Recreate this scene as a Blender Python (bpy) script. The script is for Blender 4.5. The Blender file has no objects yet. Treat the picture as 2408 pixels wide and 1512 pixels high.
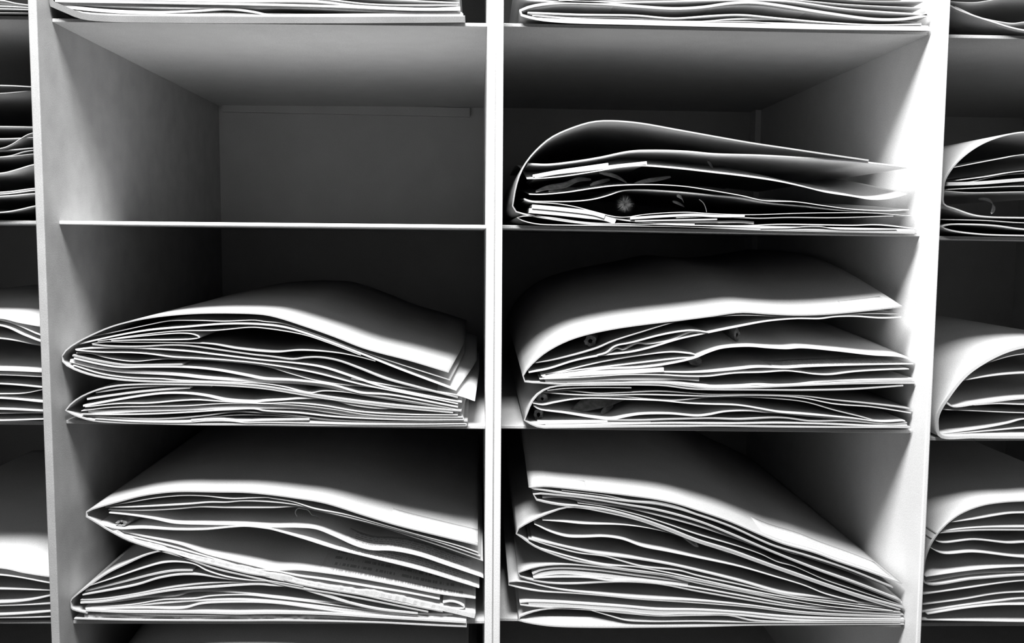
import bpy, math, random
from mathutils import Matrix, Vector
random.seed(7)
SC = bpy.context.scene
COL = SC.collection

# ------------------------------------------------------------------ camera
W, H = 2408, 1512
D0, YAW, PITCH, ROLL, F = 0.66539, 0.0357, 0.08879, 0.00696, 2239.58
def _m():
    c, s = math.cos(YAW), math.sin(YAW)
    ry = Matrix(((c, -s, 0), (s, c, 0), (0, 0, 1)))
    c, s = math.cos(PITCH), math.sin(PITCH)
    rp = Matrix(((1, 0, 0), (0, c, -s), (0, s, c)))
    c, s = math.cos(ROLL), math.sin(ROLL)
    rr = Matrix(((c, 0, s), (0, 1, 0), (-s, 0, c)))
    return rr @ rp @ ry
M = _m(); MT = M.transposed()
def at(x, y, Y):
    """point of the place seen at pixel (x, y) on the vertical plane of depth Y"""
    d = MT @ Vector(((x - W/2)/F, 1.0, -(y - H/2)/F))
    t = (Y + D0)/d.y
    return Vector((d.x*t, Y, d.z*t))
cam = bpy.data.cameras.new('camera'); co = bpy.data.objects.new('camera', cam); COL.objects.link(co)
cam.sensor_width = 36; cam.lens = 36*F/W; cam.clip_start = .01
mw = Matrix.Identity(4)
for i in range(3):
    mw[i][0] = M[0][i]; mw[i][1] = M[2][i]; mw[i][2] = -M[1][i]
mw[1][3] = -D0
co.matrix_world = mw
SC.camera = co

# ------------------------------------------------------------------ light
SC.view_settings.view_transform = 'Standard'; SC.view_settings.look = 'None'
SC.view_settings.gamma = 1; SC.view_settings.use_curve_mapping = False
SC.view_settings.exposure = 1.0
wd = bpy.data.worlds.new('world'); SC.world = wd; wd.use_nodes = True
wd.node_tree.nodes['Background'].inputs[0].default_value = (1, 1, 1, 1)
wd.node_tree.nodes['Background'].inputs[1].default_value = 0.03
def area(name, loc, target, sx, sy, power):
    l = bpy.data.lights.new(name, 'AREA'); l.shape = 'RECTANGLE'; l.size = sx; l.size_y = sy; l.energy = power
    o = bpy.data.objects.new(name, l); COL.objects.link(o); o.location = loc
    o.rotation_euler = (Vector(target) - Vector(loc)).to_track_quat('-Z', 'Y').to_euler()
    return o
# the aisle's ceiling tube, above and behind the photographer
area('ceiling_tube', (-.14, -.48, .86), (-.02, 0, -.05), .5, .34, 23.5)

# ------------------------------------------------------------------ materials
def mat(name, base, rough=.6, spec=.3, var=.05, scale=40., transl=0., bump=.0, bscale=300.):
    m = bpy.data.materials.new(name); m.use_nodes = True
    nt = m.node_tree; N = nt.nodes; L = nt.links
    b = N['Principled BSDF']; out = N['Material Output']
    b.inputs['Roughness'].default_value = rough
    b.inputs['Specular IOR Level'].default_value = spec
    tc = N.new('ShaderNodeTexCoord'); no = N.new('ShaderNodeTexNoise')
    no.inputs['Scale'].default_value = scale; no.inputs['Detail'].default_value = 4
    L.new(tc.outputs['Object'], no.inputs['Vector'])
    cr = N.new('ShaderNodeValToRGB')
    a, c = max(0, base - var), min(1, base + var)
    cr.color_ramp.elements[0].position = .3; cr.color_ramp.elements[1].position = .7
    cr.color_ramp.elements[0].color = (a, a, a, 1); cr.color_ramp.elements[1].color = (c, c, c, 1)
    L.new(no.outputs['Fac'], cr.inputs['Fac'])
    fi = N.new('ShaderNodeTexNoise'); fi.inputs['Scale'].default_value = 1500; fi.inputs['Detail'].default_value = 1
    L.new(tc.outputs['Object'], fi.inputs['Vector'])
    mr = N.new('ShaderNodeMapRange'); mr.inputs[1].default_value = .25; mr.inputs[2].default_value = .75
    mr.inputs[3].default_value = .84; mr.inputs[4].default_value = 1.14; L.new(fi.outputs['Fac'], mr.inputs[0])
    mu = N.new('ShaderNodeVectorMath'); mu.operation = 'SCALE'
    L.new(cr.outputs['Color'], mu.inputs[0]); L.new(mr.outputs[0], mu.inputs['Scale']); L.new(mu.outputs[0], b.inputs['Base Color'])
    if bump:
        n2 = N.new('ShaderNodeTexNoise'); n2.inputs['Scale'].default_value = bscale; n2.inputs['Detail'].default_value = 3
        L.new(tc.outputs['Object'], n2.inputs['Vector'])
        bp = N.new('ShaderNodeBump'); bp.inputs['Strength'].default_value = bump; bp.inputs['Distance'].default_value = .0005
        L.new(n2.outputs['Fac'], bp.inputs['Height']); L.new(bp.outputs['Normal'], b.inputs['Normal'])
    if transl:
        t = N.new('ShaderNodeBsdfTranslucent'); mx = N.new('ShaderNodeMixShader')
        mx.inputs[0].default_value = transl
        L.new(cr.outputs['Color'], t.inputs['Color'])
        L.new(b.outputs[0], mx.inputs[1]); L.new(t.outputs[0], mx.inputs[2]); L.new(mx.outputs[0], out.inputs['Surface'])
    return m
PAINT = mat('white_enamel_paint', .76, .45, .35, .02, 60, bump=.15, bscale=900)
PAINT_GREY = mat('grey_enamel_paint', .34, .5, .3, .03, 50, bump=.15, bscale=900)  # even grey, darker than the white enamel of the other uprights
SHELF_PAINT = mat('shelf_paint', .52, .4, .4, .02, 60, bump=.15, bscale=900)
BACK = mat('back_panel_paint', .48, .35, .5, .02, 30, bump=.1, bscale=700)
WHITE = mat('white_paper', .76, .8, .1, .02, 25, .22)
CREAM = mat('cream_paper', .64, .8, .1, .02, 25, .22)
GREY = mat('grey_paper', .40, .85, .1, .03, 25, .15)
KRAFT = mat('folder_card', .47, .75, .15, .02, 25, .12)
CARD = mat('grey_card', .15, .8, .1, .02, 25)
STEM = mat('dry_stem', .16, .8, .2, .08, 300, bump=.6, bscale=500)
LEAF = mat('dry_leaf', .22, .7, .3, .08, 200, .1, bump=.5, bscale=300)
FLUFF = mat('seed_fluff', .35, .8, .1, .05, 200)
def label_mat(name, rows, heavy, base=.6):
    m = mat(name, base, .8, .1, .01)
    nt = m.node_tree; N = nt.nodes; L = nt.links; b = N['Principled BSDF']
    src = b.inputs['Base Color'].links[0].from_socket
    uv = N.new('ShaderNodeUVMap'); sp = N.new('ShaderNodeSeparateXYZ'); L.new(uv.outputs[0], sp.inputs[0])
    def mth(op, a, bb=None):
        n = N.new('ShaderNodeMath'); n.operation = op
        for i, v in enumerate((a, bb)):
            if v is None: continue
            if isinstance(v, (int, float)): n.inputs[i].default_value = v
            else: L.new(v, n.inputs[i])
        return n.outputs[0]
    v = mth('MULTIPLY', sp.outputs[1], rows)
    inrow = mth('LESS_THAN', mth('FRACT', v), .42)
    cv = N.new('ShaderNodeCombineXYZ')
    L.new(mth('MULTIPLY', sp.outputs[0], 70.), cv.inputs[0]); L.new(mth('MULTIPLY', mth('FLOOR', v), 7.3), cv.inputs[1])
    no = N.new('ShaderNodeTexNoise'); no.inputs['Scale'].default_value = 1; no.inputs['Detail'].default_value = 1
    L.new(cv.outputs[0], no.inputs['Vector'])
    ink = mth('MULTIPLY', mth('GREATER_THAN', no.outputs['Fac'], .47), inrow)
    marg = mth('MULTIPLY', mth('GREATER_THAN', sp.outputs[0], .06), mth('LESS_THAN', sp.outputs[0], .94))
    ink = mth('MULTIPLY', mth('MULTIPLY', ink, marg), heavy)
    mx = N.new('ShaderNodeMixRGB'); L.new(ink, mx.inputs[0]); L.new(src, mx.inputs[1]); mx.inputs[2].default_value = (.03, .03, .03, 1)
    L.new(mx.outputs[0], b.inputs['Base Color'])
    return m
TYPED = label_mat('typed_label', 6, .45)
FAINT = label_mat('faint_typed_label', 5, .12, .50)

# ------------------------------------------------------------------ helpers
def link(name, verts, faces, m, parent=None, smooth=None, uvs=None, origin=None):
    if origin is None and parent is None:
        xs = [v[0] for v in verts]; ys = [v[1] for v in verts]; zs = [v[2] for v in verts]
        origin = Vector(((min(xs)+max(xs))/2, min(ys), min(zs)))
    if parent is not None and origin is None:
        origin = Vector((0, 0, 0)); off = parent.get('_o')
        base = Vector(off) if off else Vector((0, 0, 0))
    else:
        base = origin
    me = bpy.data.meshes.new(name)
    me.from_pydata([tuple(Vector(v) - base) for v in verts], [], faces)
    if smooth is not None: me.polygons.foreach_set('use_smooth', smooth)
    if uvs:
        ul = me.uv_layers.new(name='UVMap')
        for lp in me.loops: ul.data[lp.index].uv = uvs[lp.vertex_index]
    me.materials.append(m); me.update()
    o = bpy.data.objects.new(name, me); COL.objects.link(o)
    if parent is None: o.location = base; ORG[o.name] = base
    else: o.parent = parent
    return o
ORG = {}
def child(name, verts, faces, m, parent, smooth=None, uvs=None):
    base = ORG.get(parent.name, Vector((0, 0, 0)))
    me = bpy.data.meshes.new(name)
    me.from_pydata([tuple(Vector(v) - base) for v in verts], [], faces)
    if smooth is not None: me.polygons.foreach_set('use_smooth', smooth)
    if uvs:
        ul = me.uv_layers.new(name='UVMap')
        for lp in me.loops: ul.data[lp.index].uv = uvs[lp.vertex_index]
    me.materials.append(m); me.update()
    o = bpy.data.objects.new(name, me); COL.objects.link(o); o.parent = parent
    return o
def tag(o, label, cat, group=None):
    o['label'] = label; o['category'] = cat
    if group: o['group'] = group
    return o
def box(x0, x1, y0, y1, zl0, zl1, zr0=None, zr1=None):
    if zr0 is None: zr0, zr1 = zl0, zl1
    v = [(x0, y0, zl0), (x1, y0, zr0), (x1, y1, zr0), (x0, y1, zl0), (x0, y0, zl1), (x1, y0, zr1), (x1, y1, zr1), (x0, y1, zl1)]
    f = [(0, 1, 5, 4), (1, 2, 6, 5), (2, 3, 7, 6), (3, 0, 4, 7), (4, 5, 6, 7), (3, 2, 1, 0)]
    return v, f
def bevel(o, w):
    md = o.modifiers.new('bevel', 'BEVEL'); md.width = w; md.segments = 2; md.limit_method = 'ANGLE'

# ------------------------------------------------------------------ cabinet
REC, DEP = .0232, .45
XU = [(-.618, -.612), (-.3025, -.2967), (.0055, .0167), (.3226, .3262), (.640, .646)]   # uprights
ZT, ZB = .335, -.46
TH = .0026
COLS = [(XU[i][1], XU[i+1][0]) for i in range(4)]
SHELF_PX = {   # front top edge: (left pixel, right pixel)
 (0,0):((0,37),(80,38)), (1,0):((0,518),(80,519)), (2,0):((0,990),(95,992)), (3,0):((0,1459),(110,1460)),
 (0,1):((122,43),(1145,54)), (1,1):((147,519),(1145,529)), (2,1):((165,988),(1141,1001)), (3,1):((172,1459),(1139,1459)),
 (0,2):((1183,54),(2187,74)), (1,2):((1183,529),(2163,548)), (2,2):((1179,1000),(2147,1011)), (3,2):((1173,1453),(2133,1468)),
 (0,3):((2240,81),(2408,85)), (1,3):((2215,555),(2408,560)), (2,3):((2200,1028),(2408,1029)), (3,3):((2175,1465),(2408,1467))}
SHELF = {}
for k, (a, b) in SHELF_PX.items():
    pa, pb = at(*a, REC), at(*b, REC)
    x0, x1 = COLS[k[1]]
    s = (pb.z - pa.z)/(pb.x - pa.x)
    if k[1] in (0, 3): s *= .4
    SHELF[k] = (pa.z + s*(x0 - pa.x), pa.z + s*(x1 - pa.x))
for c in range(4): SHELF[(4, c)] = (-.435, -.435); SHELF[(-1, c)] = (.303, .303)
def shelf_z(r, c, x):
    a, b = SHELF[(r, c)]; x0, x1 = COLS[c]
    return a + (b - a)*(x - x0)/(x1 - x0)
cab = bpy.data.objects.new('pigeonhole_cabinet', None); COL.objects.link(cab)
cab.location = (0, 0, ZB); ORG[cab.name] = Vector((0, 0, ZB))
tag(cab, 'white enamelled open pigeonhole cabinet with thin shelves filling the whole view', 'cabinet')
for i, (a, b) in enumerate(XU):
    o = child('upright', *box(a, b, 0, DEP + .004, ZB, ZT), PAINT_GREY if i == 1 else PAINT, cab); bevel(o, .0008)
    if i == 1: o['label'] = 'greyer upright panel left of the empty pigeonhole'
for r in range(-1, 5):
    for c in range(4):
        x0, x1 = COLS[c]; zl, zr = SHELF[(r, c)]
        o = child('shelf', *box(x0, x1, REC, DEP, zl - TH, zl, zr - TH, zr), PAINT if c == 1 and r == 1 else SHELF_PAINT, cab); bevel(o, .0005)  # second left shelf is whiter: its lit front edge is put into the colour
for c in range(4):
    x0, x1 = COLS[c]
    child('back_panel', *box(x0, x1, DEP, DEP + .004, ZB, ZT), BACK, cab)
# batten under the top shelf at the back of the empty pigeonhole, and the post in the right back corner
a, b = at(522, 250, DEP - .006), at(1105, 262, DEP - .006)
child('back_batten', *box(a.x, b.x, DEP - .006, DEP, a.z - .006, a.z + .004, b.z - .006, b.z + .004), BACK, cab)
a = at(1776, 300, DEP - .02); b = at(1800, 300, DEP - .02)
child('corner_post', *box(a.x, b.x, DEP - .02, DEP, SHELF[(2, 2)][1], SHELF[(0, 2)][1] - TH), PAINT, cab)
# bead down the middle of the broad upright
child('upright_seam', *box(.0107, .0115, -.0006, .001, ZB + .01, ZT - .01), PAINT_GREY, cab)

# ------------------------------------------------------------------ paper
TR = {}
def pix(s, tr):
    """'L 10,20 30,40 R 5,6' -> photograph pixels through the named enlargements"""
    out = []; cur = next(iter(tr.values()))
    for tk in s.replace(';', ' ').split():
        if tk in tr: cur = tr[tk]; continue
        x, y = tk.split(','); out.append((cur[0] + float(x)/cur[2], cur[1] + float(y)/cur[2]))
    return out
def spline(P, n):
    """centripetal Catmull-Rom through P, evenly resampled"""
    Q = [P[0]*2 - P[1]] + P + [P[-1]*2 - P[-2]]
    pts = []
    for i in range(1, len(Q) - 2):
        p0, p1, p2, p3 = Q[i-1:i+3]
        t0 = 0; t1 = t0 + max(1e-6, (p1-p0).length)**.5; t2 = t1 + max(1e-6, (p2-p1).length)**.5; t3 = t2 + max(1e-6, (p3-p2).length)**.5
        for k in range(16):
            t = t1 + (t2 - t1)*k/16
            a1 = p0*((t1-t)/(t1-t0)) + p1*((t-t0)/(t1-t0)); a2 = p1*((t2-t)/(t2-t1)) + p2*((t-t1)/(t2-t1)); a3 = p2*((t3-t)/(t3-t2)) + p3*((t-t2)/(t3-t2))
            b1 = a1*((t2-t)/(t2-t0)) + a2*((t-t0)/(t2-t0)); b2 = a2*((t3-t)/(t3-t1)) + a3*((t-t1)/(t3-t1))
            pts.append(b1*((t2-t)/(t2-t1)) + b2*((t-t1)/(t2-t1)))
    pts.append(P[-1].copy())
    L = [0]
    for i in range(1, len(pts)): L.append(L[-1] + (pts[i]-pts[i-1]).length)
    out = []; j = 0
    for k in range(n):
        s = L[-1]*k/(n-1)
        while j < len(L) - 2 and L[j+1] < s: j += 1
        f = (s - L[j])/max(1e-9, L[j+1]-L[j]); out.append(pts[j].lerp(pts[j+1], min(1, max(0, f))))
    return out, L[-1]
class Sheet: pass
def sheet_surface(prof, Y0, t, depth, row, col, lift=0., skew=0., clampk=0, folded=False, droop=0., ragged=0., seed=0):
    """solid sheet: front profile carried back into the pigeonhole"""
    P = [Vector((p.x, p.z)) for p in prof]
    n = max(10, min(110, int(14 + 320*sum((P[i+1]-P[i]).length for i in range(len(P)-1))/1.0)))
    S, length = spline(P, n)
    nr = []
    for i in range(n):
        d = S[min(n-1, i+1)] - S[max(0, i-1)]
        v = Vector((-d.y, d.x)); nr.append(v.normalized() if v.length > 1e-9 else Vector((0, 1)))
    zs = [p.y for p in S]; zmin, zmax = min(zs), max(zs)
    ds = [q for q in (0, .003, .007, .013, .022, .035, .055, .085, .12, .165, .22, .29, .36) if q < depth - .01] + [depth]
    x0, x1 = COLS[col]; rnd = random.Random(seed)
    rw = [rnd.uniform(-1, 1) for _ in range(n + 8)]
    rag = [ragged*(.5*sum(rw[i:i+8])/2.8 + .3*rw[i+4]) for i in range(n)]
    tk = [1. if not ragged else .5 + .5*min(1, abs(sum(rw[i:i+5]))/2.2) for i in range(n)]
    def pt(i, d, off):
        p = S[i] + nr[i]*(off*tk[i] if off > 0 else off)
        w = (S[i].y - zmin)/max(1e-6, zmax - zmin) if folded else 1.
        e = math.sin(math.pi/2*min(1, d/.27))
        x = p.x + skew*min(d, .16); z = p.y + lift*e*w - droop*e
        y = Y0 + d
        if d == 0: y += rag[i]
        x = min(max(x, x0 + .0008 + .0004*(off > 0)), x1 - .0008 - .0004*(off > 0))
        if y > REC - .003:
            z = max(z, shelf_z(row, col, x) + .0004 + .0005*clampk + (off + t/2))
        z = min(z, shelf_z(row - 1, col, x) - TH - .003 + off)
        return (x, y, z)
    return S, nr, ds, pt, n, length
def sheet(name, prof, m, Y0, t, depth, row, col, rng=None, drange=None, parent=None, extra=0., uv=False, **kw):
    S, nr, ds, pt, n, length = sheet_surface(prof, Y0, t, depth, row, col, **kw)
    if rng is not None:                         # a patch lying on the sheet
        i0, i1 = int(rng[0]*(n-1)), int(rng[1]*(n-1)); idx = list(range(i0, i1+1))
        dd = [drange[0] + (drange[1]-drange[0])*k/6 for k in range(7)]
        o0, o1 = t/2*extra + .00005*(1 if extra > 0 else -1), t/2*extra + .00025*(1 if extra > 0 else -1)
        if o0 > o1: o0, o1 = o1, o0
    else:
        idx = list(range(n)); dd = ds; o0, o1 = -t/2, t/2
    A, B = len(idx), len(dd); V = []; UV = []
    for off in (o1, o0):
        for b, d in enumerate(dd):
            for a, i in enumerate(idx):
                V.append(pt(i, d, off)); UV.append((a/(A-1), b/(B-1)))
    Fc = []; sm = []
    g = lambda s, b, a: s*A*B + b*A + a
    for b in range(B-1):
        for a in range(A-1):
            Fc.append((g(0,b,a), g(0,b,a+1), g(0,b+1,a+1), g(0,b+1,a))); sm.append(True)
            Fc.append((g(1,b,a), g(1,b+1,a), g(1,b+1,a+1), g(1,b,a+1))); sm.append(True)
    for a in range(A-1):
        Fc.append((g(0,0,a), g(1,0,a), g(1,0,a+1), g(0,0,a+1))); sm.append(False)
        Fc.append((g(0,B-1,a), g(0,B-1,a+1), g(1,B-1,a+1), g(1,B-1,a))); sm.append(False)
    for b in range(B-1):
        Fc.append((g(0,b,0), g(0,b+1,0), g(1,b+1,0), g(1,b,0))); sm.append(False)
        Fc.append((g(0,b,A-1), g(1,b,A-1), g(1,b+1,A-1), g(0,b+1,A-1))); sm.append(False)
    if parent is not None: return child(name, V, Fc, m, parent, sm, UV if uv else None)
    return link(name, V, Fc, m, None, sm, UV if uv else None)

ORD = ['topmost', 'second', 'third', 'fourth', 'fifth', 'sixth', 'seventh', 'eighth', 'ninth', 'tenth', 'eleventh', 'twelfth',
       'thirteenth', 'fourteenth', 'fifteenth', 'sixteenth', 'seventeenth', 'eighteenth', 'nineteenth', 'twentieth']
YF = REC - .005
def pile(row, col, tr, where, items):
    """items from top to bottom: (kind, profile, options). kind c = folder cover, s = sheet, p = packet"""
    total = len(items); cnt = {}; cur = None
    sub = {}
    for it in items:
        kind, s = it[0], it[1]; op = dict(it[2]) if len(it) > 2 else {}
        k = len(cnt_all); cnt_all.append(1)
        rnd = random.Random(1000 + k)
        ptz = pix(s, tr)
        if op.get('in_'): cur = op['in_']
        if cur is None: cur = 'the pile'
        Y0 = YF + op.get('dy', 0) + (rnd.uniform(-.0005, .003) if kind != 'c' else 0.)
        prof = [at(x, y, Y0) for x, y in ptz]
        rank = total - 1 - items.index(it)
        t = op.get('t', {'c': .0010, 's': rnd.choice([.0004, .0005, .0007]), 'p': .0016}[kind])
        m = MK[op['m']] if 'm' in op else {'c': KRAFT, 's': rnd.choice([WHITE, CREAM, CREAM, GREY]), 'p': WHITE}[kind]
        depth = op.get('depth', {'c': .405, 's': .39 - rnd.uniform(0, .02), 'p': .09}[kind])
        kw = dict(lift=op.get('lift', 0.), skew=op.get('skew', 0.), clampk=min(rank, 3), folded=kind == 'c' or op.get('fold', False),
                  droop=op.get('droop', 0.), ragged=op.get('rag', 0.), seed=k)
        nm = {'c': 'specimen_folder', 's': 'mounting_sheet', 'p': 'fragment_packet'}[kind]
        o = sheet(nm, prof, m, Y0, t, depth, row, col, **kw)
        if kind == 'c':
            tag(o, op['label'], 'folder')
            if op.get('open'): cur = op['open']
        else:
            n = sub.get((cur, kind), 0); sub[(cur, kind)] = n + 1
            if 'label' in op: lb = op['label']
            elif kind == 's': lb = '%s paper sheet from the top inside %s, %s' % (ORD[n], cur, where) if n else 'topmost paper sheet inside %s, %s' % (cur, where)
            else: lb = '%s small paper packet from the top inside %s, %s' % (ORD[n], cur, where) if n else 'topmost small paper packet inside %s, %s' % (cur, where)
            tag(o, lb, 'paper sheet' if kind == 's' else 'paper packet',
                ('sheets inside %s, %s' if kind == 's' else 'packets inside %s, %s') % (cur, where))
        for (r0, r1, d0, d1, side, mm) in op.get('lab', []):
            sheet('specimen_label', prof, MK[mm], Y0, t, depth, row, col, rng=(r0, r1), drange=(d0, d1), parent=o, extra=side, uv=True, **kw)['label'] = 'small typed paper label'
cnt_all = []
MK = {'W': WHITE, 'C': CREAM, 'G': GREY, 'K': CARD, 'T': TYPED, 'F': FAINT}
# ------------------------------------------------------------------ third shelf, left column
PA = {'L': (120, 710, 4.378), 'R': (620, 710, 4.378)}
pile(2, 1, PA, 'left column third shelf', [
 ('c', 'R 1905,722 1500,600 1050,480 700,345 400,240 150,160 0,128 L 1800,112 1400,122 1000,165 650,245 380,358 200,460 110,545 75,590 110,620 230,690 420,755 700,800 1000,820 1400,828 1800,840 2150,865 R 200,900 480,950 800,1000 1300,1060 1700,1095 2035,1122',
  dict(label='bulging paper folder, upper of two on the left column third shelf', open='the upper folder', skew=.05, lift=.004)),
 ('s', 'L 385,362 700,300 1000,235 1220,195 1500,190 1780,198 2100,188 R 0,200 200,222 500,320 1000,505 1400,640 1920,805', dict(t=.0006, skew=.05)),
 ('s', 'L 290,430 700,340 1000,290 1400,255 1800,225 R 0,232 250,268 600,380 1000,530 1400,690 1800,840 1985,908', dict(t=.0011, m='W', skew=.09)),
 ('s', 'L 480,405 800,355 1300,300 1700,293 2050,262 R 0,270 400,335 650,415 1000,548', {}),
 ('p', 'L 600,388 1000,345 1350,322 1470,335 1530,365 1450,382 1200,390 900,392 620,400', dict(fold=True, t=.0006)),
 ('s', 'L 420,430 560,412 800,415 1300,420 1650,435 1900,480 2180,512 R 150,518 350,500 550,505 800,530 1000,570 1150,610', {}),
 ('s', 'L 425,438 600,455 900,460 1200,445 1400,450 1700,490 2100,545 R 60,560 300,590 420,575 560,570 750,600 1000,690 1250,790 1600,885 2000,985', dict(t=.0009)),
 ('s', 'R 900,790 1500,890 1990,958 2175,1018', dict(m='W', skew=.02, depth=.3)),
 ('s', 'L 250,490 400,475 700,472 1050,482 1400,505 1700,540 R 0,598 300,625 600,670 900,765 1200,865 1600,952 2040,1030', dict(t=.001, m='W')),
 ('s', 'L 260,498 500,518 800,522 1000,535 1250,568 1500,580 1800,600 R 0,640 500,725 1000,850 1500,950 2000,1050', {}),
 ('s', 'L 260,525 400,530 550,570 750,605 880,612 1100,592 1400,590 1700,605 R 0,660 300,745 500,800 800,850 1200,890 1700,985 2000,1060', {}),
 ('s', 'L 220,550 500,612 750,650 1000,652 1350,645', dict(t=.0012)),
 ('s', 'L 235,580 500,640 700,670 1000,668 1400,672 1700,700 2000,755 R 0,792 300,805 700,852 900,910 1000,935 1300,955 2000,1080', dict(t=.0011, m='W')),
 ('s', 'L 195,605 400,660 700,712 1000,728 1300,745 1600,778 1900,798 R 0,815 400,835 700,875 950,935 1300,995 2000,1098', dict(t=.0022, m='W')),
 ('s', 'L 225,652 500,738 800,782 1150,795 1300,808 1800,825 R 0,842 200,872 480,938 600,918 800,925 1100,965 1500,1020 2000,1108', {}),
 ('c', 'R 1950,1140 1300,1080 800,1018 480,970 0,892 L 1800,862 1300,850 900,850 650,868 450,915 300,980 200,1055 150,1120 200,1145 300,1188 450,1225 700,1242 1000,1250 1500,1262 R 0,1262 500,1268 1000,1272 1500,1275 2090,1272',
  dict(label='flatter paper folder, lower of two on the left column third shelf', open='the lower folder')),
 ('s', 'L 460,930 800,885 1200,862 1500,862 1650,868', dict(t=.0012, m='G')),
 ('s', 'L 370,1000 600,965 900,925 1200,897 1430,882', dict(t=.0014, m='C')),
 ('s', 'L 330,1070 600,1020 900,970 1150,940 1400,940 1600,965 1800,1010 2100,1028 R 0,1018 200,1005 400,990 700,1003 900,1055 1200,1092 1500,1088 2000,1125', dict(t=.0013)),
 ('s', 'L 350,1082 700,1048 1000,1045 1300,1020 1500,1010 1700,1022 R 0,1048 300,1042 600,1068 1000,1132 1500,1160 2000,1165', {}),
 ('s', 'L 310,1122 600,1088 1000,1078 1400,1070 1750,1048 2100,1050 R 300,1062 700,1104 1100,1165 2050,1188', dict(m='C')),
 ('s', 'L 385,1120 500,1133 900,1115 1400,1100 1700,1088 R 0,1080 400,1088 800,1142 1200,1182 2050,1203', dict(t=.0026, m='W')),
 ('s', 'L 310,1155 600,1160 1000,1155 1400,1137 1800,1112 2100,1102 R 0,1120 350,1142 700,1180 1100,1202 1600,1215 2060,1212', {}),
 ('s', 'L 330,1167 600,1187 1000,1205 1300,1195 1600,1168 1900,1130 R 0,1142 300,1167 700,1212 1200,1232 2100,1228', dict(t=.0009)),
 ('s', 'L 400,1180 700,1208 1000,1220 1400,1215 1650,1185 1900,1165 R 0,1166 400,1192 800,1232 1400,1250 2070,1242', {}),
 ('s', 'L 1440,1218 1600,1210 1750,1207 1950,1225 R 0,1217 470,1208', dict(t=.0012)),
 ('s', 'L 450,1205 900,1235 1400,1240 1600,1227 1850,1228 2000,1245 R 0,1242 500,1250 900,1260 1500,1262 2080,1255', {}),
])
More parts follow.
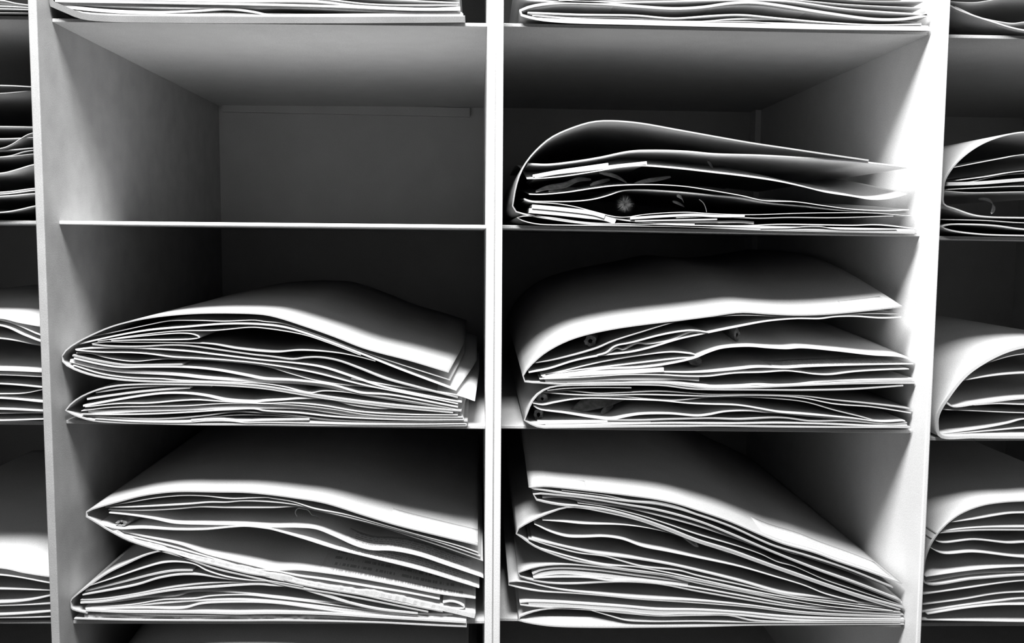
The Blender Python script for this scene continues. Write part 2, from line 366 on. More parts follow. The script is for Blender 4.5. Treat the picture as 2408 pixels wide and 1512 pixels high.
# ------------------------------------------------------------------ fourth shelf, left column
PB = {'L': (140, 1120, 4.087), 'R': (640, 1120, 4.087)}
pile(3, 1, PB, 'left column lowest shelf', [
 ('c', 'R 1975,660 1600,570 1200,470 900,380 500,255 200,205 0,178 L 1800,155 1500,150 1100,148 800,185 600,235 400,290 270,335 235,370 270,395 350,442 460,512 640,605 900,695 1200,780 1500,855 1800,930 R 0,970 300,1045 600,1098 870,1142 1200,1215 1640,1300',
  dict(label='gaping paper folder tilted down to the right on the left column lowest shelf', open='the gaping folder', lab=[(.004, .12, .004, .035, -1, 'F')])),
 ('s', 'L 440,290 700,245 950,205 1200,185 1400,190 1650,215 1850,208 2000,205 R 0,212 200,245 400,310 700,367 1000,447 1400,562 1800,672 1980,735', {}),
 ('s', 'L 440,296 700,295 1000,282 1250,267 1450,250 1600,250 1750,237 R 0,247 250,277 450,327 800,410 1200,515 1600,632 2000,768', {}),
 ('s', 'L 470,320 800,327 1100,314 1350,294 1600,300 R 0,300 250,293 450,337 900,445 1300,565 1700,695 2030,812', dict(t=.0008)),
 ('s', 'L 475,350 700,375 900,408 1100,450 1400,462 1750,468 R 0,488 250,490 420,505 600,575 800,665 950,705 1150,712 1400,760 1700,860 2040,975', dict(m='W', lab=[(.62, .97, .003, .03, 1, 'T')])),
 ('s', 'L 350,445 560,502 800,497 1100,512 1400,510 1650,487 1800,480 2000,502 R 0,510 300,597 600,692 1000,792 1400,892 1800,1012 1990,1070', dict(m='W', t=.0009, lab=[(.63, .99, .003, .03, 1, 'T')])),
 ('s', 'L 490,500 800,575 1150,650 1400,740 1650,805 1900,865 R 0,898 250,898 500,925 800,970 1200,1045 1600,1125 1955,1172', dict(m='W', t=.001, lab=[(.58, .99, .003, .085, 1, 'T')])),
 ('s', 'L 560,548 1000,655 1500,795 1800,882 R 60,915 250,957 500,992 900,1057 1300,1122 1610,1182', {}),
 ('p', 'R 1640,1215 1720,1205 1800,1225 1850,1262 1780,1272 1650,1262', dict(fold=True, t=.0008, depth=.05, label='crumpled paper scrap at the right end of the gaping folder')),
 ('s', 'L 480,502 640,592 900,678 1200,755 1500,830 1800,903 R 0,950 300,1020 600,1078 900,1118 1000,1128 1300,1190 1600,1258 1950,1335',
  dict(t=.0042, m='W', rag=.0015, label='thick torn white paper along the bottom of the gaping folder')),
 ('c', 'R 1500,1305 1000,1205 600,1130 200,1065 L 1800,960 1500,890 1250,800 1000,718 850,750 650,838 450,937 270,1062 150,1150 85,1215 85,1255 160,1290 270,1315',
  dict(label='torn folder cover, lower of two on the left column lowest shelf', open='the torn lower folder')),
 ('s', 'L 290,1050 500,985 800,885 1000,832 1150,824 1300,847 1410,905 1600,965 1800,997 R 0,1012 300,1062', {}),
 ('s', 'L 250,1100 600,1017 900,942 1100,908 1280,902', dict(t=.0013, m='C')),
 ('s', 'L 220,1140 500,1092 750,1042 950,980 1150,947 1350,947 1550,977 1750,1000 R 0,1022 300,1066 500,1125 800,1232 1000,1282', dict(t=.0009)),
 ('s', 'L 200,1190 400,1182 700,1140 1100,1068 1500,1025 1900,1020 R 0,1035 200,1052 450,1110 700,1195 1000,1268 1400,1312', {}),
 ('s', 'L 200,1215 400,1203 700,1157 1100,1092 1500,1062 1900,1037 R 0,1046 200,1062 450,1130 700,1205 1000,1275 1400,1318', dict(t=.0013, m='W')),
 ('s', 'L 205,1217 500,1207 800,1167 1150,1142 1250,1112 1550,1106 1800,1127 R 0,1156 300,1190 700,1225 1100,1302 1735,1330', dict(t=.001, m='W')),
 ('s', 'L 300,1257 700,1232 1000,1187 1150,1182 1300,1177 1450,1152 1800,1142 R 0,1167 400,1212 800,1267 1300,1332 1850,1385', dict(m='W')),
 ('s', 'L 245,1265 600,1247 1000,1217 1350,1192 1700,1182 R 0,1197 400,1242 800,1292 1300,1347 1860,1393', dict(t=.0012, m='W')),
 ('s', 'L 250,1272 800,1265 1200,1266 1350,1227 1550,1212 R 0,1217 400,1267 700,1307 1200,1352 1860,1400', dict(t=.0009)),
 ('s', 'L 250,1287 600,1302 1000,1306 1400,1310 1700,1318 R 0,1313 500,1322 1000,1352 1865,1402', dict(t=.0016, m='W')),
 ('s', 'L 400,1312 800,1330 1200,1336 1600,1338 R 50,1332 500,1342 1000,1372 1860,1410', {}),
 ('s', 'L 245,1340 500,1348 800,1352 1200,1356 1600,1360 1850,1372 R 0,1368 500,1368 900,1380 1100,1392 1400,1412 1860,1422',
  dict(t=.0036, m='W', rag=.002, label='ragged white paper edge at the base of the torn lower folder')),
 ('s', 'L 140,1368 600,1380 1000,1385 1800,1388 R 0,1386 500,1392 1000,1405 1500,1430 1870,1446', dict(t=.0009, m='C', label='flat bottom cover lying on the left column lowest shelf')),
])
# ------------------------------------------------------------------ second shelf, right column
PC = {'L': (1180, 270, 4.631), 'R': (1680, 270, 4.631)}
pile(1, 2, PC, 'right column second shelf', [
 ('c', 'R 1680,495 1200,425 800,365 400,305 0,235 L 1900,160 1500,90 1200,65 1000,75 800,130 550,240 400,360 270,510 200,640 150,800 125,950 120,1030 170,1060 280,1087 500,1128 800,1172 1000,1190 1500,1200 2000,1212 R 0,1222 500,1242 1000,1257 2190,1277',
  dict(label='high arched folder with a rounded left side on the right column second shelf', open='the arched folder')),
 ('s', 'L 285,532 500,540 800,507 1050,467 1400,397 1650,387 2000,397 R 0,425 500,440 1000,468 1500,500 1900,545 2110,572', dict(t=.001, m='W')),
 ('p', 'L 340,664 620,612 900,572 1160,535', dict(t=.0016)),
 ('p', 'L 360,672 620,628 900,598 1300,552 1580,522', dict(t=.0022)),
 ('s', 'L 272,695 400,693 650,672 1000,620 1300,568 1500,555 1900,583 2300,628 R 300,665 700,725 1000,790 1200,840 1500,887 1700,920 1850,918 2000,890 2090,862', dict(t=.0006, m='W', lift=.026)),
 ('s', 'L 300,865 420,868 700,845 1000,800 1250,770 1700,762 2000,780 2300,825 R 300,880 550,935 900,948 1200,990 1500,1028 1900,1045 2120,1035', dict(m='W', lift=.012)),
 ('s', 'L 245,915 320,938 500,943 800,940 1000,918 1150,880 1300,830 1450,815 1800,830 R 0,875 300,905 600,960 1000,997 1300,1032 1700,1062 2120,1080', dict(m='W', lift=.006)),
 ('s', 'L 250,925 320,947 600,967 800,1000 1000,1052 1250,1110 1400,1110 1550,1085 2000,1060 R 0,1078 400,1087 900,1072 1300,1066 1700,1068 2170,1102', dict(m='W')),
 ('p', 'L 330,998 600,1022 1000,1072 1120,1108', dict(t=.0028)),
 ('p', 'L 300,1042 600,1068 900,1100 1130,1128 1235,1168', dict(t=.0034)),
 ('s', 'L 620,1085 1000,1092 1250,1132 1450,1160 1800,1185 2100,1192', dict(t=.0009)),
 ('s', 'L 1400,1127 1700,1107 2100,1090 R 0,1102 330,1101', dict(t=.0018, m='C')),
 ('s', 'L 1900,1120 2200,1108 R 330,1121 500,1126 800,1117 1300,1120 1950,1102', {}),
 ('s', 'L 1450,1155 1900,1146 R 30,1137', dict(t=.001)),
 ('p', 'L 1650,1185 2100,1168 R 0,1168 300,1165 430,1176', dict(t=.0018)),
 ('s', 'L 1150,1188 1800,1196 R 300,1208 700,1192 1100,1196 1500,1202 1800,1197 2200,1240', dict(t=.0008, m='W')),
 ('s', 'R 500,1236 830,1230 1000,1216 1150,1216 1300,1240 1600,1250 1990,1247', {}),
 ('c', 'R 800,1240 L 1500,1196 900,1170 500,1115 250,1100 165,1122 260,1162 400,1190 700,1200 1200,1206 2000,1218 R 500,1254 1000,1266 2180,1290',
  dict(label='thin flat folded sheet lying under the arched folder, right column second shelf', t=.0007)),
])
# ------------------------------------------------------------------ third shelf, right column
PD = {'L': (1170, 680, 4.447), 'R': (1670, 680, 4.447)}
pile(2, 2, PD, 'right column third shelf', [
 ('c', 'R 2010,182 1600,228 1200,262 900,270 600,257 320,242 0,283 L 2000,312 1500,372 1200,417 900,482 700,552 500,662 380,762 300,850 258,935 275,962 450,980 700,993 1100,985 1500,980 1750,985 1950,1010 2150,1030 R 0,1037 400,1030 1000,1005 1500,988 2160,982',
  dict(label='bulging white folder with curling top, upper of two on the right column third shelf', open='the upper folder', lift=.036, lab=[(.01, .07, .006, .028, -1, 'F')])),
 ('s', 'L 360,775 600,737 1030,622 1200,548 1500,450 1850,345 2050,312 R 0,292 300,272 700,280 1200,278 1600,256 1985,258', dict(t=.0006)),
 ('s', 'L 1045,692 1140,665 1230,597 1400,560 1700,482 1900,445 2050,432 2200,452', dict(t=.0007, m='W', depth=.12, label='crumpled tissue over the white packet in the upper folder, right column third shelf')),
 ('s', 'L 1150,672 1250,617 1310,632 1460,567 1560,572 1800,532 2050,444 2150,467', dict(t=.0009, m='W', depth=.12, label='wavy tissue edge under the crumpled one in the upper folder, right column')),
 ('s', 'L 325,870 530,832 800,748 1050,697 1400,655 1600,610 1900,520 R 0,450 300,388 600,332 900,306 1150,306 1300,287 1500,282 1800,300 2000,292', dict(t=.001, m='W')),
 ('p', 'L 455,905 700,850 1100,757 1500,690 1800,657 1950,665 2080,690 2060,708 1900,722 1500,768 1100,815 800,850 500,895', dict(fold=True, t=.0008, depth=.13)),
 ('s', 'L 470,917 900,864 1100,834 1500,817 1800,778 2060,718 2200,660 R 120,615 400,595 600,610 800,620 950,610 1300,640 1700,685 2000,705 2130,745', dict(t=.0011, m='W', lift=.012)),
 ('p', 'L 490,930 800,890 1200,868 1500,856 1740,842', dict(t=.003)),
 ('s', 'L 500,950 900,908 1300,884 1650,864 2000,870 2223,862 R 300,835 500,815 800,822 1000,810 1400,795 1800,785 2125,780', dict(m='W', t=.0009, lab=[(.62, .98, .004, .035, 1, 'T')])),
 ('s', 'L 440,940 900,922 1300,897 1700,897 2000,912 2200,912 R 250,880 550,870 800,855 950,870 1100,890 1250,895 1500,865 1800,845 2080,835', dict(m='W')),
 ('p', 'L 500,960 900,938 1400,932 1900,928 2110,942', dict(t=.0028, m='C')),
 ('s', 'L 600,975 900,965 1300,972 1700,958 2000,985 2200,1005 R 0,1010 300,1008 500,995 700,1005 900,998 1100,970 1500,950 2130,940', dict(m='W', t=.0012)),
 ('s', 'L 730,985 1200,978 1700,970 2000,997 R 0,1022 400,1018 900,1001 1300,978 1700,965 2150,962', dict(m='W')),
 ('c', 'R 2020,1008 1500,1045 1000,1056 500,1053 0,1050 L 2000,1040 1750,1008 1500,1000 1000,1002 700,1007 600,1017 500,1047 400,1122 340,1220 300,1320 280,1370 330,1402 440,1445 600,1448 1000,1443 1500,1437 2000,1434 R 0,1430 700,1440 1400,1445 2100,1445',
  dict(label='round-backed white folder, lower of two on the right column third shelf', open='the lower folder')),
 ('s', 'L 520,1060 700,1040 1000,1030 1400,1032', dict(m='G')),
 ('s', 'L 470,1075 700,1060 850,1072 1050,1090 1300,1082 1700,1067 2000,1085 2223,1100 R 400,1100 800,1110 1000,1120 1300,1160 1600,1190 1900,1225 2110,1255', {}),
 ('s', 'L 470,1078 800,1103 1100,1108 1500,1102 1800,1108 2223,1118 R 400,1109 800,1120 1000,1142 1300,1200 1700,1232 2100,1295', {}),
 ('s', 'L 700,1095 1000,1113 1300,1122 1600,1152 1850,1163 2223,1128 R 300,1125 700,1145 1000,1180 1300,1265 1600,1340 1760,1388', {}),
 ('s', 'L 355,1187 470,1212 600,1187 800,1152 1000,1142 1300,1152 1700,1167 2000,1195 2223,1205 R 300,1217 600,1267 720,1288 1000,1310 1500,1352 1800,1388 2040,1375', dict(m='W')),
 ('s', 'L 380,1217 430,1250 700,1292 1000,1342 1200,1360 1350,1330 1500,1307 1800,1302 2100,1325 2223,1310 R 150,1280 400,1270 600,1287 720,1294 1000,1325 1500,1365 1800,1398', dict(m='W', t=.001)),
 ('s', 'L 1150,1370 1500,1372 1800,1362 2223,1352 R 300,1362 650,1345 800,1348 1050,1380 1400,1377 1900,1412 2060,1397', dict(t=.0009)),
 ('p', 'L 420,1400 800,1390 1200,1385 1600,1397', dict(t=.002)),
 ('s', 'L 500,1424 1000,1415 1350,1407 1800,1398 2223,1402 R 300,1402 700,1397 1200,1407 1700,1426 2060,1422', dict(m='W', t=.0012)),
])
# ------------------------------------------------------------------ fourth shelf, right column
PE = {'L': (1170, 1110, 3.979), 'R': (1640, 1110, 3.979)}
pile(3, 2, PE, 'right column lowest shelf', [
 ('c', 'R 1915,1045 1600,930 1300,830 1100,755 800,670 600,590 300,460 0,357 L 1700,302 1500,257 1200,215 900,180 600,147 450,134 350,140 290,150 400,166 600,197 900,232 1200,272 1500,300 1700,347 R 0,402 300,505 700,685 1000,775 1400,905 1830,1080',
  dict(label='broad sloping folder at the top of the pile on the right column lowest shelf', open='the sloping top folder', lift=.026, lab=[(.01, .2, .006, .04, -1, 'F'), (.44, .456, .003, .016, -1, 'W')])),
 ('s', 'L 600,170 1000,217 1250,268 1500,282 1700,330 R 0,395 400,560 700,695 900,762 1100,808 1400,915 1820,1068', {}),
 ('s', 'L 700,200 1000,238 1300,285 1500,310 R 0,392 300,500 700,690 1000,790 1300,890 1810,1082', {}),
 ('c', 'R 1900,1200 1500,1045 1100,905 700,745 300,575 L 1870,458 1500,357 1200,305 900,255 600,218 335,212 345,248 420,275 600,310 800,327 1000,352 1300,427 1600,532 1870,640 R 300,732 600,842 900,947 1200,1052 1600,1182 1935,1270',
  dict(label='slim folder, second from the top on the right column lowest shelf', open='the slim second folder', t=.0012)),
 ('s', 'L 420,236 600,236 800,272 1200,332 1500,402 1870,502 R 300,602 600,712 1000,872 1400,1022 1915,1222', dict(m='W', t=.0012)),
 ('s', 'L 750,290 1000,325 1350,412 1600,492 1870,585 R 400,702 600,772 750,842 900,882 1200,1012 1500,1112 1900,1242', {}),
 ('c', 'R 1900,1287 1600,1200 900,962 300,750 L 1870,655 1600,550 1300,445 900,355 800,337 650,330 500,377 350,442 240,500 165,560 240,622 340,692 500,762 700,826 900,862 1200,912 1500,952 1870,1020 R 400,1102 800,1192 1200,1262 1835,1312',
  dict(label='open-mouthed folder, third from the top on the right column lowest shelf', open='the open-mouthed folder')),
 ('s', 'L 420,450 600,465 800,485 1200,497 1500,542 1750,615 1870,652 R 300,765', dict(m='C')),
 ('p', 'L 1740,612 1800,660 1850,692 1880,698', dict(t=.001, m='C', depth=.03, label='small curled paper strip hanging in the open-mouthed folder')),
 ('s', 'L 345,487 500,562 650,606 800,611 1000,606 1170,631 1350,696 1600,746 1870,802 R 400,887 700,972 1000,1062 1200,1142 1500,1217', dict(m='C')),
 ('s', 'L 320,625 600,692 900,757 1300,812 1600,862 1870,922 R 400,1022 800,1132 1100,1167 1400,1202 1800,1255', dict(m='C', t=.001)),
 ('s', 'L 290,627 500,694 750,758 1000,790 1150,832 1350,887 1700,925 R 0,972 400,1057 900,1167 1300,1217 1850,1275', {}),
 ('s', 'L 400,717 700,802 1000,870 1300,890 R 0,1002 500,1112 900,1182 1830,1300', dict(m='C')),
 ('c', 'R 1900,1312 1400,1284 900,1215 400,1118 L 1870,1040 1600,975 1300,935 1000,895 700,868 500,870 350,892 240,927 175,955 240,987 340,1017 500,1042 700,1047 1000,1032 1200,1028 1500,1047 1870,1117 R 400,1187 800,1250 1200,1295 1930,1337',
  dict(label='pointed folder holding white packets, fourth from the top on the right column lowest shelf', open='the pointed folder', t=.0008)),
 ('p', 'L 325,950 400,918 550,897 900,912 1300,962 1600,1000 1800,1030', dict(t=.0016, depth=.2)),
 ('p', 'L 330,965 600,938 900,962 1300,1007 1780,1062', dict(t=.003, depth=.2)),
 ('s', 'L 335,992 600,982 850,988 1050,1015 1300,1017 1600,1047 R 0,1085 400,1155 900,1242 1300,1277 1830,1312', dict(m='W', t=.0009)),
 ('c', 'R 1900,1350 1000,1312 500,1250 0,1205 L 1500,1190 1200,1170 900,1137 600,1102 400,1062 280,1032 150,1024 75,1042 200,1082 400,1117 700,1134 1000,1158 1300,1188 R 0,1225 500,1265 1000,1325 1900,1358',
  dict(label='thin folder sticking out furthest left on the right column lowest shelf', m='C', t=.0007)),
 ('c', 'R 1940,1377 1300,1372 800,1352 400,1314 0,1292 L 1500,1288 1200,1262 800,1235 500,1217 230,1217 180,1231 290,1252 500,1267 900,1283 1200,1303 1400,1332 1510,1337 1700,1327 1870,1327 R 300,1332 700,1372 1000,1392 1945,1392',
  dict(label='bright white folder, second from the bottom on the right column lowest shelf', m='W', t=.0009, open='the bright white folder')),
 ('s', 'L 290,1237 600,1242 1000,1270 1400,1312 1870,1312 R 400,1330 800,1362 1300,1380 1930,1384', dict(t=.0032, m='W')),
 ('c', 'R 1945,1400 700,1400 500,1388 300,1342 0,1340 L 1500,1345 1300,1330 900,1292 600,1275 450,1282 300,1317 175,1375 180,1382 300,1412 500,1440 900,1452 1500,1450 1870,1445 R 500,1432 1000,1427 1945,1422',
  dict(label='grey folder at the bottom of the pile on the right column lowest shelf', open='the grey bottom folder', m='C')),
 ('s', 'L 870,1294 1050,1348 1200,1390 1400,1402 1870,1400 R 500,1410 1900,1410', dict(m='G')),
 ('s', 'L 250,1385 600,1415 1200,1420 R 0,1412 800,1416 1900,1414', dict(m='G')),
])
# ------------------------------------------------------------------ top shelf, left and right columns
PF = {'L': (100, 0, 2.189)}
pile(0, 1, PF, 'left column top shelf', [
 ('s', 'L 40,-45 900,-52 1500,-45 2145,-20', dict(in_='')),
 ('s', 'L 50,-28 900,-32 1500,-27 1800,-4 2145,14', {}),
 ('s', 'L 55,-15 700,-16 1400,-9 1700,20 2140,25', {}),
 ('s', 'L 60,-5 500,-3 1000,5 1400,5 1600,28 1750,38 2000,45 2150,38', dict(m='W', t=.0012)),
 ('s', 'L 65,5 400,10 720,15 1100,22 1500,32 1900,48 2150,48', dict(m='W', t=.0014)),
 ('s', 'L 75,18 400,28 700,38 1000,35 1300,35 1600,48 1900,68 2160,68', dict(m='W', t=.0014)),
 ('s', 'L 80,25 300,50 600,62 800,55 950,45 1080,60 1180,80 1300,78 1800,74 2165,74', dict(m='W', t=.0014)),
 ('s', 'L 95,36 350,62 700,75 1000,80 1180,84 1700,80 2165,80', dict(m='W', t=.001)),
 ('s', 'L 110,45 250,72 600,84 900,78 1200,86 2170,85', dict(m='W', t=.001)),
 ('c', 'L 2150,-80 1400,-90 400,-80 60,-55 -25,-20 20,6 120,50 200,82 300,94 700,102 1500,104 2175,100',
  dict(label='grey card folder under a white paper stack on the left column top shelf', t=.0042, m='K', last=True)),
])
PG = {'L': (1180, 0, 2.230)}
pile(0, 2, PG, 'right column top shelf', [
 ('s', 'L 100,-30 800,-40 1500,-30 1900,5 2210,8', dict(in_='the upper folder')),
 ('s', 'L 300,-2 430,6 800,-4 1500,-2 1800,22 2200,42', dict(m='C')),
 ('c', 'L 2200,-60 1500,-90 500,-80 120,-45 60,-25 100,-8 450,12 900,6 1200,0 1500,6 1800,46 2240,78',
  dict(label='folder mostly above the frame, upper of two on the right column top shelf', m='C')),
 ('c', 'L 2230,80 2100,100 1950,100 1700,67 1450,27 1320,12 1200,16 1050,37 900,44 700,32 500,17 300,14 140,37 85,65 95,75 180,98 300,112 700,124 1200,136 1700,148 2245,155',
  dict(label='flat wavy folder, lower of two on the right column top shelf', open='the wavy lower folder', t=.0018)),
 ('s', 'L 130,50 300,24 500,28 700,40 900,52 1050,45 1200,28 1350,28 1550,55 1900,98 2200,118', {}),
 ('s', 'L 135,65 400,75 700,80 900,95 1100,82 1250,77 1450,95 1700,117 1950,130 2200,126', dict(m='W', t=.0009)),
 ('s', 'L 150,72 350,92 600,92 900,107 1050,112 1200,100 1400,97 1650,122 2000,137 2200,133', dict(m='W')),
 ('s', 'L 160,80 400,102 800,114 1300,114 1500,128 2200,142', dict(m='W')),
])
# ------------------------------------------------------------------ far left column
PH = {'L': (0, 0, 2.7), 'B': (0, 680, 1.817)}
def ext(s, dx=-1500, dyy=0):
    """carry a sheet on to the left beyond the frame"""
    tk = s.split(); x, y = tk[1].split(','); return '%s %f,%f %s' % (tk[0], dx, float(y) + dyy, ' '.join(tk[1:]))
def extr(s, dx=1300, dyy=0):
    """carry a sheet on to the right beyond the frame"""
    tk = s.split(); x, y = tk[-1].split(','); return s + ' %f,%f' % (dx, float(y) + dyy)
pile(0, 0, PH, 'far left column top shelf', [
 ('s', ext('L 0,0 100,20 300,45'), dict(in_='the pile')), ('s', ext('L 0,20 100,32 300,52'), {}), ('s', ext('L 0,36 300,58'), {}), ('s', ext('L 0,55 300,66'), {}), ('s', ext('L 0,80 300,84'), dict(m='G')),
])
pile(1, 0, PH, 'far left column second shelf', [
 ('s', ext('L 0,542 190,550 300,556', dyy=20), dict(m='G')), ('s', ext('L 0,592 100,585 185,577 300,570', dyy=10), dict(m='G')),
 ('s', ext('L 0,803 200,806 300,808'), dict(m='G')), ('s', ext('L 0,880 130,876 300,866'), dict(m='C')), ('s', ext('L 0,942 70,918 130,880 190,848 300,835'), dict(m='C')),
 ('s', ext('L 0,955 200,940 300,934'), dict(m='G')), ('s', ext('L 0,996 80,985 150,963 300,945'), dict(m='G')), ('s', ext('L 0,998 200,978 300,970'), dict(m='G')),
 ('s', ext('L 0,1100 100,1078 200,1048 300,1030'), dict(m='C')), ('s', ext('L 0,1220 210,1196 300,1190'), dict(m='W')), ('s', ext('L 0,1232 210,1208 300,1200'), dict(m='W')),
 ('s', ext('L 0,1246 200,1230 300,1224'), dict(m='C')), ('s', ext('L 0,1348 100,1335 220,1308 300,1295'), dict(m='C')),
])
pile(2, 0, PH, 'far left column third shelf', [
 ('s', ext('B 0,122 80,140 180,158 230,166', dx=-900), dict(m='W', t=.0012, lift=.004)), ('s', ext('B 0,132 170,195 230,212', dx=-900), {}), ('s', ext('B 0,155 100,195 170,222 230,240', dx=-900), dict(m='W')),
 ('s', ext('B 0,210 170,240 230,248', dx=-900), {}), ('s', ext('B 0,345 180,352 230,354', dx=-900), dict(m='W', t=.0012)), ('s', ext('B 0,366 180,374 230,376', dx=-900), dict(m='W')),
 ('s', ext('B 0,405 180,420 230,424', dx=-900), dict(m='C')), ('s', ext('B 0,448 100,445 180,430 230,424', dx=-900), dict(m='C')), ('s', ext('B 0,466 180,482 230,485', dx=-900), dict(m='W')),
 ('s', ext('B 0,512 185,520 230,522', dx=-900), dict(m='W', t=.001)), ('s', ext('B 0,530 185,528 230,528', dx=-900), {}), ('s', ext('B 0,562 185,556 230,556', dx=-900), dict(m='W')),
])
pile(3, 0, PH, 'far left column lowest shelf', [
 ('s', ext('B 0,1190 100,1210 212,1228 260,1236', dx=-900), dict(m='W', t=.001)), ('s', ext('B 0,1222 212,1256 260,1262', dx=-900), dict(m='C')), ('s', ext('B 0,1282 212,1287 260,1288', dx=-900), dict(m='C')),
 ('s', ext('B 0,1340 120,1330 214,1310 260,1300', dx=-900), dict(m='C')), ('s', ext('B 0,1352 215,1344 260,1342', dx=-900), dict(m='C')), ('s', ext('B 0,1392 215,1378 260,1375', dx=-900), dict(m='C')), ('s', ext('B 0,1404 215,1400 260,1398', dx=-900), {}),
])
# ------------------------------------------------------------------ far right column
PI = {'L': (2160, 0, 2.52), 'B': (2130, 700, 1.863)}
pile(0, 3, PI, 'far right column top shelf', [
 ('s', extr('L 150,0 205,10 330,15 400,6 500,-12 625,-30'), dict(m='C')), 
 ('s', extr('L 215,38 350,98 480,128 560,138 625,130', dyy=-60), dict(m='C')),
 ('c', 'L 1300,-60 500,-90 250,-40 160,5 205,42 300,82 450,132 540,160 625,178 900,192 1400,196', dict(label='sagging folder cover at the far right column top shelf', m='C')),
])
pile(1, 3, PI, 'far right column second shelf', [
 ('c', 'L 1300,900 900,800 625,783 500,805 380,850 280,915 205,990 155,1075 148,1140 150,1208 220,1238 320,1272 400,1284 625,1290 1300,1300',
  dict(label='round-backed grey folder on the far right column second shelf', open='the round-backed folder', m='C')),
 ('s', extr('L 210,992 350,965 500,937 625,915'), dict(m='C')),
 ('s', extr('L 245,1066 400,1046 625,1012'), {}), ('s', extr('L 165,1082 300,1078 450,1047 625,1026'), {}),
 ('p', 'L 175,1090 350,1085 625,1064 900,1050', dict(m='C', t=.0024)), ('s', extr('L 175,1122 350,1113 625,1102'), dict(m='W')),
 ('s', extr('L 158,1132 300,1141 625,1136'), dict(m='C')),
 ('s', extr('L 140,1300 400,1306 625,1320'), dict(m='C', label='single sheet between the two folders, far right column second shelf')),
 ('c', 'L 1300,1385 625,1358 450,1336 300,1329 180,1331 140,1344 180,1362 350,1386 625,1396 1300,1402', dict(label='flat folder lying on the far right column second shelf', m='C')),
])
pile(2, 3, PI, 'far right column third shelf', [
 ('c', 'B 1000,230 700,200 518,215 430,240 330,292 260,345 190,432 143,512 138,560 150,605 300,610 518,611 1000,611',
  dict(label='tall white folder with rounded left side on the far right column third shelf', open='the tall white folder', m='W', t=.0022)),
 ('s', extr('B 280,318 400,272 518,247', 950), {}), ('s', extr('B 235,365 380,342 518,331', 950), dict(m='C')),
 ('s', extr('B 175,455 205,476 300,467 518,441', 950), dict(m='W', t=.0012)), ('s', extr('B 300,470 400,464 518,468', 950), {}),
 ('s', extr('B 155,490 300,496 518,505', 950), dict(m='C')), ('s', extr('B 152,598 350,570 450,550 518,532', 950), dict(m='C')), ('s', extr('B 155,600 400,580 518,571', 950), dict(m='W')),
])
pile(3, 3, PI, 'far right column lowest shelf', [
 ('c', 'B 1000,920 700,880 518,890 430,895 330,911 230,952 150,1022 100,1102 80,1182 85,1250 300,1232 518,1216 1000,1210',
  dict(label='white folder with curved back, upper of two on the far right column lowest shelf', open='the curved folder', m='C')),
 ('s', extr('B 185,985 300,970 450,946 518,943', 950), {}), ('s', extr('B 142,1024 300,1008 518,1005', 950), dict(m='W')), ('s', extr('B 130,1032 300,1020 518,1019', 950), {}),
 ('s', extr('B 110,1050 155,1072 300,1060 450,1075 518,1072', 950), dict(m='C')), ('s', extr('B 100,1090 160,1120 300,1115 518,1138', 950), dict(m='C')),
 ('s', extr('B 88,1222 300,1192 518,1177', 950), dict(m='W')), ('s', extr('B 90,1243 300,1210 518,1200', 950), dict(m='W')),
 ('s', extr('B 75,1300 250,1275 518,1240', 950), dict(in_='the lower pile', m='C')), ('s', extr('B 75,1345 250,1322 400,1297 518,1290', 950), dict(m='C')), ('s', extr('B 70,1378 240,1350 400,1330 518,1318', 950), dict(m='C')),
 ('s', extr('B 95,1387 250,1362 400,1347 518,1345', 950), dict(m='W')), ('s', extr('B 68,1412 300,1416 518,1420', 950), dict(m='C')),
])
# ------------------------------------------------------------------ row below the frame
pile(4, 1, {'L': (0, 0, 1)}, 'left column bottom row', [
 ('c', 'L 1100,1590 900,1560 650,1535 450,1540 300,1575 220,1630 180,1690 260,1760 600,1790 1120,1800', dict(label='folder top just showing under the lowest shelf in the left column', lift=.02)),
])
# ------------------------------------------------------------------ plant specimens between the sheets
def tube(px, py, rx, rz, ang, length, Y, hole, label, m=STEM, seed=0, name='dry_twig'):
    rnd = random.Random(seed); c = at(px, py, Y); n = 20; V = []; Fc = []
    wob = [1 + rnd.uniform(-.13, .13) for _ in range(n)]
    rings = []
    prof = [(0, hole*.9), (0, 1.), (.004, 1.03), (length*.5, .97), (length, .95), (length, hole*.9), (.006, hole*.8)] if hole else [(.0, 0.02), (0, .97), (.004, 1.02), (length, .95), (length, .02)]
    for (d, r) in prof:
        rings.append(len(V))
        for k in range(n):
            a = 2*math.pi*k/n; q = r*wob[k]
            V.append((c.x + math.cos(a)*rx*q + math.sin(ang)*d*.6, c.y + d + rnd.uniform(-.0004, .0004), c.z + math.sin(a)*rz*q))
    R_ = len(prof)
    for i in range(R_ if hole else R_ - 1):
        for k in range(n):
            a, b = rings[i], rings[(i+1) % R_]
            Fc.append((a+k, b+k, b+(k+1) % n, a+(k+1) % n))
    o = link(name, V, Fc, m); tag(o, label, 'dry twig', 'plant specimens between the sheets'); return o
tube(1388, 802, .0044, .0042, .3, .07, .03, .42, 'hollow dry stem end under the curling top of the upper white folder', seed=1)
tube(1733, 787, .0022, .0046, .1, .06, .032, .35, 'narrow dry stem standing out in the middle of the upper white folder', seed=2)
tube(1636, 850, .005, .0032, .2, .06, .04, 0, 'dark flattened stem under the white packet tip of the upper white folder', seed=3)
tube(1275, 938, .0044, .0044, .2, .07, .028, .3, 'round dry stem end at the top left inside the lower white folder', seed=4)
tube(1266, 976, .0032, .0048, .2, .07, .03, .45, 'broken dry stem end low at the left inside the lower white folder', seed=5)
tube(284, 1231, .0038, .0022, .5, .04, .022, .5, 'rolled dry leaf end at the left inside the gaping folder', LEAF, 6)
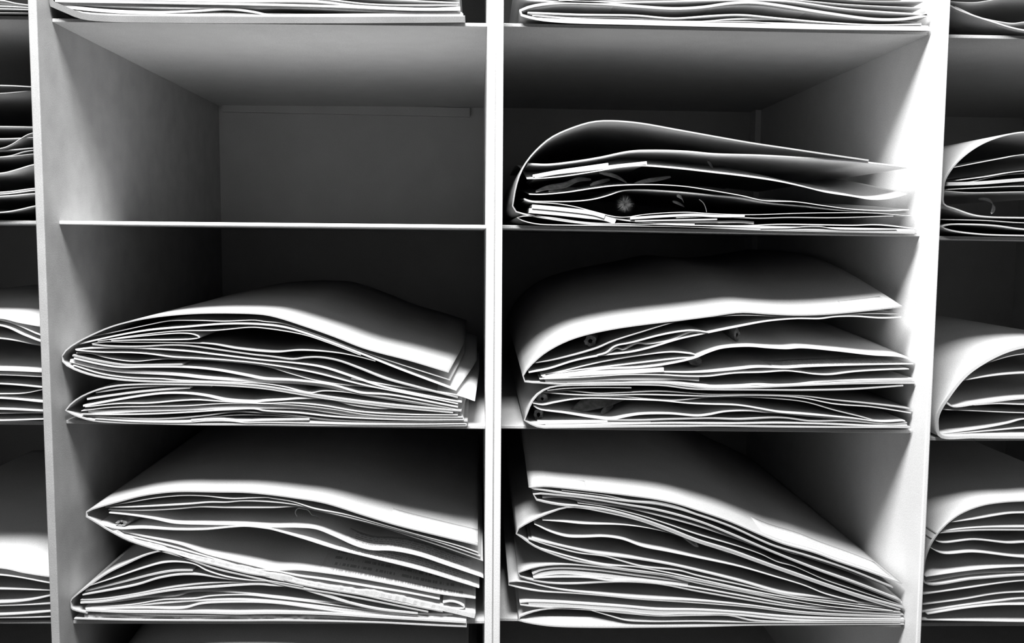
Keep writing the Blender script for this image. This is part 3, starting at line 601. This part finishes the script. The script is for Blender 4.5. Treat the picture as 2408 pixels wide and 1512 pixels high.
def leaf(pts, wid, Y, label, depth=.02, m=LEAF, seed=0, name='leaf_fragment', cat='dried leaf'):
    """curled dry leaf blade following pixels, a little thickness"""
    rnd = random.Random(seed)
    P = [at(x, y, Y) for x, y in pts]
    S, ln = spline([Vector((p.x, p.z)) for p in P], 16); V = []; Fc = []
    n = 16; J = 5
    for side in (0, 1):
        for i in range(n):
            u = i/(n-1); w = wid*(math.sin(math.pi*min(1, max(0, u*.92 + .04)))**.6) + .0002
            for j in range(J):
                v = j/(J-1) - .5
                V.append((S[i].x, Y + depth*u + v*w*1.2, S[i].y + v*w + rnd.uniform(-.0001, .0001) + (abs(v)*w*.5) - side*.00025))
    g = lambda s, i, j: s*n*J + i*J + j
    for i in range(n-1):
        for j in range(J-1):
            Fc.append((g(0,i,j), g(0,i,j+1), g(0,i+1,j+1), g(0,i+1,j))); Fc.append((g(1,i,j), g(1,i+1,j), g(1,i+1,j+1), g(1,i,j+1)))
        Fc.append((g(0,i,0), g(0,i+1,0), g(1,i+1,0), g(1,i,0))); Fc.append((g(0,i,J-1), g(1,i,J-1), g(1,i+1,J-1), g(0,i+1,J-1)))
    for j in range(J-1):
        Fc.append((g(0,0,j), g(1,0,j), g(1,0,j+1), g(0,0,j+1))); Fc.append((g(0,n-1,j), g(0,n-1,j+1), g(1,n-1,j+1), g(1,n-1,j)))
    o = link(name, V, Fc, m, None, [True]*len(Fc)); tag(o, label, cat, 'plant specimens between the sheets'); return o
def CL(x, y): return (1180 + x/4.631, 270 + y/4.631)
leaf([CL(370,838), CL(500,800), CL(700,770), CL(860,700), CL(1010,690)], .004, .024, 'longest dry leaf blade at the left inside the arched folder', seed=1)
leaf([CL(510,832), CL(650,810), CL(850,795)], .0032, .026, 'short dry leaf lying under the longest blade inside the arched folder', seed=2)
leaf([CL(960,768), CL(1080,735), CL(1220,690)], .0028, .026, 'slanting dry leaf strip right of the longest blade inside the arched folder', seed=3)
leaf([CL(1060,632), CL(1250,665), CL(1410,725)], .003, .028, 'dry leaf strip sloping down right under the white packets in the arched folder', seed=4)
leaf([CL(1445,752), CL(1560,728), CL(1750,695), CL(1900,660)], .003, .03, 'dry leaf tip rising to the right in the middle of the arched folder', seed=5)
leaf([CL(2240,520), CL(2320,560), CL(2390,610)], .006, .045, 'broad dry leaf under the second sheet of the arched folder', seed=6)
leaf([CL(1905,885), CL(1985,900), CL(2045,945)], .0032, .03, 'curled dry leaf right of the seed head in the arched folder', seed=7, m=FLUFF)
leaf([CL(1860,945), CL(1950,965), CL(2050,990)], .0022, .03, 'thin dry leaf below the curled one in the arched folder', seed=8)
def DL(x, y): return (1170 + x/4.447, 680 + y/4.447)
leaf([DL(770,1285), DL(950,1240), DL(1200,1205), DL(1390,1175)], .0095, .034, 'long dry bark-like leaf in the left half of the lower white folder', seed=9)
leaf([DL(1080,1300), DL(1180,1280), DL(1250,1268)], .004, .03, 'small dry leaf piece right of the long bark-like leaf', seed=10)
def BR(x, y): return (640 + x/4.087, 1120 + y/4.087)
def wire(pts, r, Y, label, name='tendril', m=FLUFF, depth=.0):
    P = [at(x, y, Y) for x, y in pts]
    S, ln = spline([Vector((p.x, p.z)) for p in P], 40); V = []; Fc = []; k = 6
    for i in range(40):
        d = S[min(39, i+1)] - S[max(0, i-1)]; d.normalize(); nn = Vector((-d.y, d.x))
        for j in range(k):
            a = 2*math.pi*j/k; V.append((S[i].x + nn.x*math.cos(a)*r, Y + depth*i/39 + math.sin(a)*r, S[i].y + nn.y*math.cos(a)*r))
    for i in range(39):
        for j in range(k): Fc.append((i*k+j, i*k+(j+1) % k, (i+1)*k+(j+1) % k, (i+1)*k+j))
    Fc.append(tuple(range(k))[::-1]); Fc.append(tuple(39*k + j for j in range(k)))
    o = link(name, V, Fc, m, None, [True]*len(Fc)); tag(o, label, 'plant tendril', 'plant specimens between the sheets'); return o
wire([BR(240,385), BR(218,350), BR(240,318), BR(290,330), BR(330,345), BR(365,400), BR(400,415), BR(425,440)], .0004, .03, 'curly pale tendril hanging inside the gaping folder', depth=.01)
wire([CL(2150,920), CL(2195,960), CL(2222,1020), CL(2230,1060)], .0003, .03, 'thin curved stalk standing at the right inside the arched folder', name='plant_stalk')
p3 = lambda x, y: (2160 + x/2.52, y/2.52)
leaf([p3(430,1265), p3(470,1240), p3(490,1210), p3(470,1180), p3(440,1175)], .0035, .03, 'curled dry leaf inside the round-backed folder of the far right column', seed=11, m=FLUFF)
# fluffy seed head
c = at(*CL(1340, 970), .034); rnd = random.Random(5); V = []; Fc = []
for k in range(420):
    d = Vector((rnd.gauss(0, 1), rnd.gauss(0, 1), rnd.gauss(0, 1))).normalized(); L_ = rnd.uniform(.0035, .0078)
    s = d.cross(Vector((.3, .5, .8))).normalized()*.00011; e = c + d*L_; u = d.cross(s).normalized()*.00011; b = len(V)
    V += [tuple(c + s), tuple(c - s), tuple(c + u), tuple(e)]
    Fc += [(b, b+1, b+3), (b+1, b+2, b+3), (b+2, b, b+3)]
o = link('seed_head', V, Fc, FLUFF); tag(o, 'round fluffy seed head in the left half of the arched folder', 'seed head', 'plant specimens between the sheets')
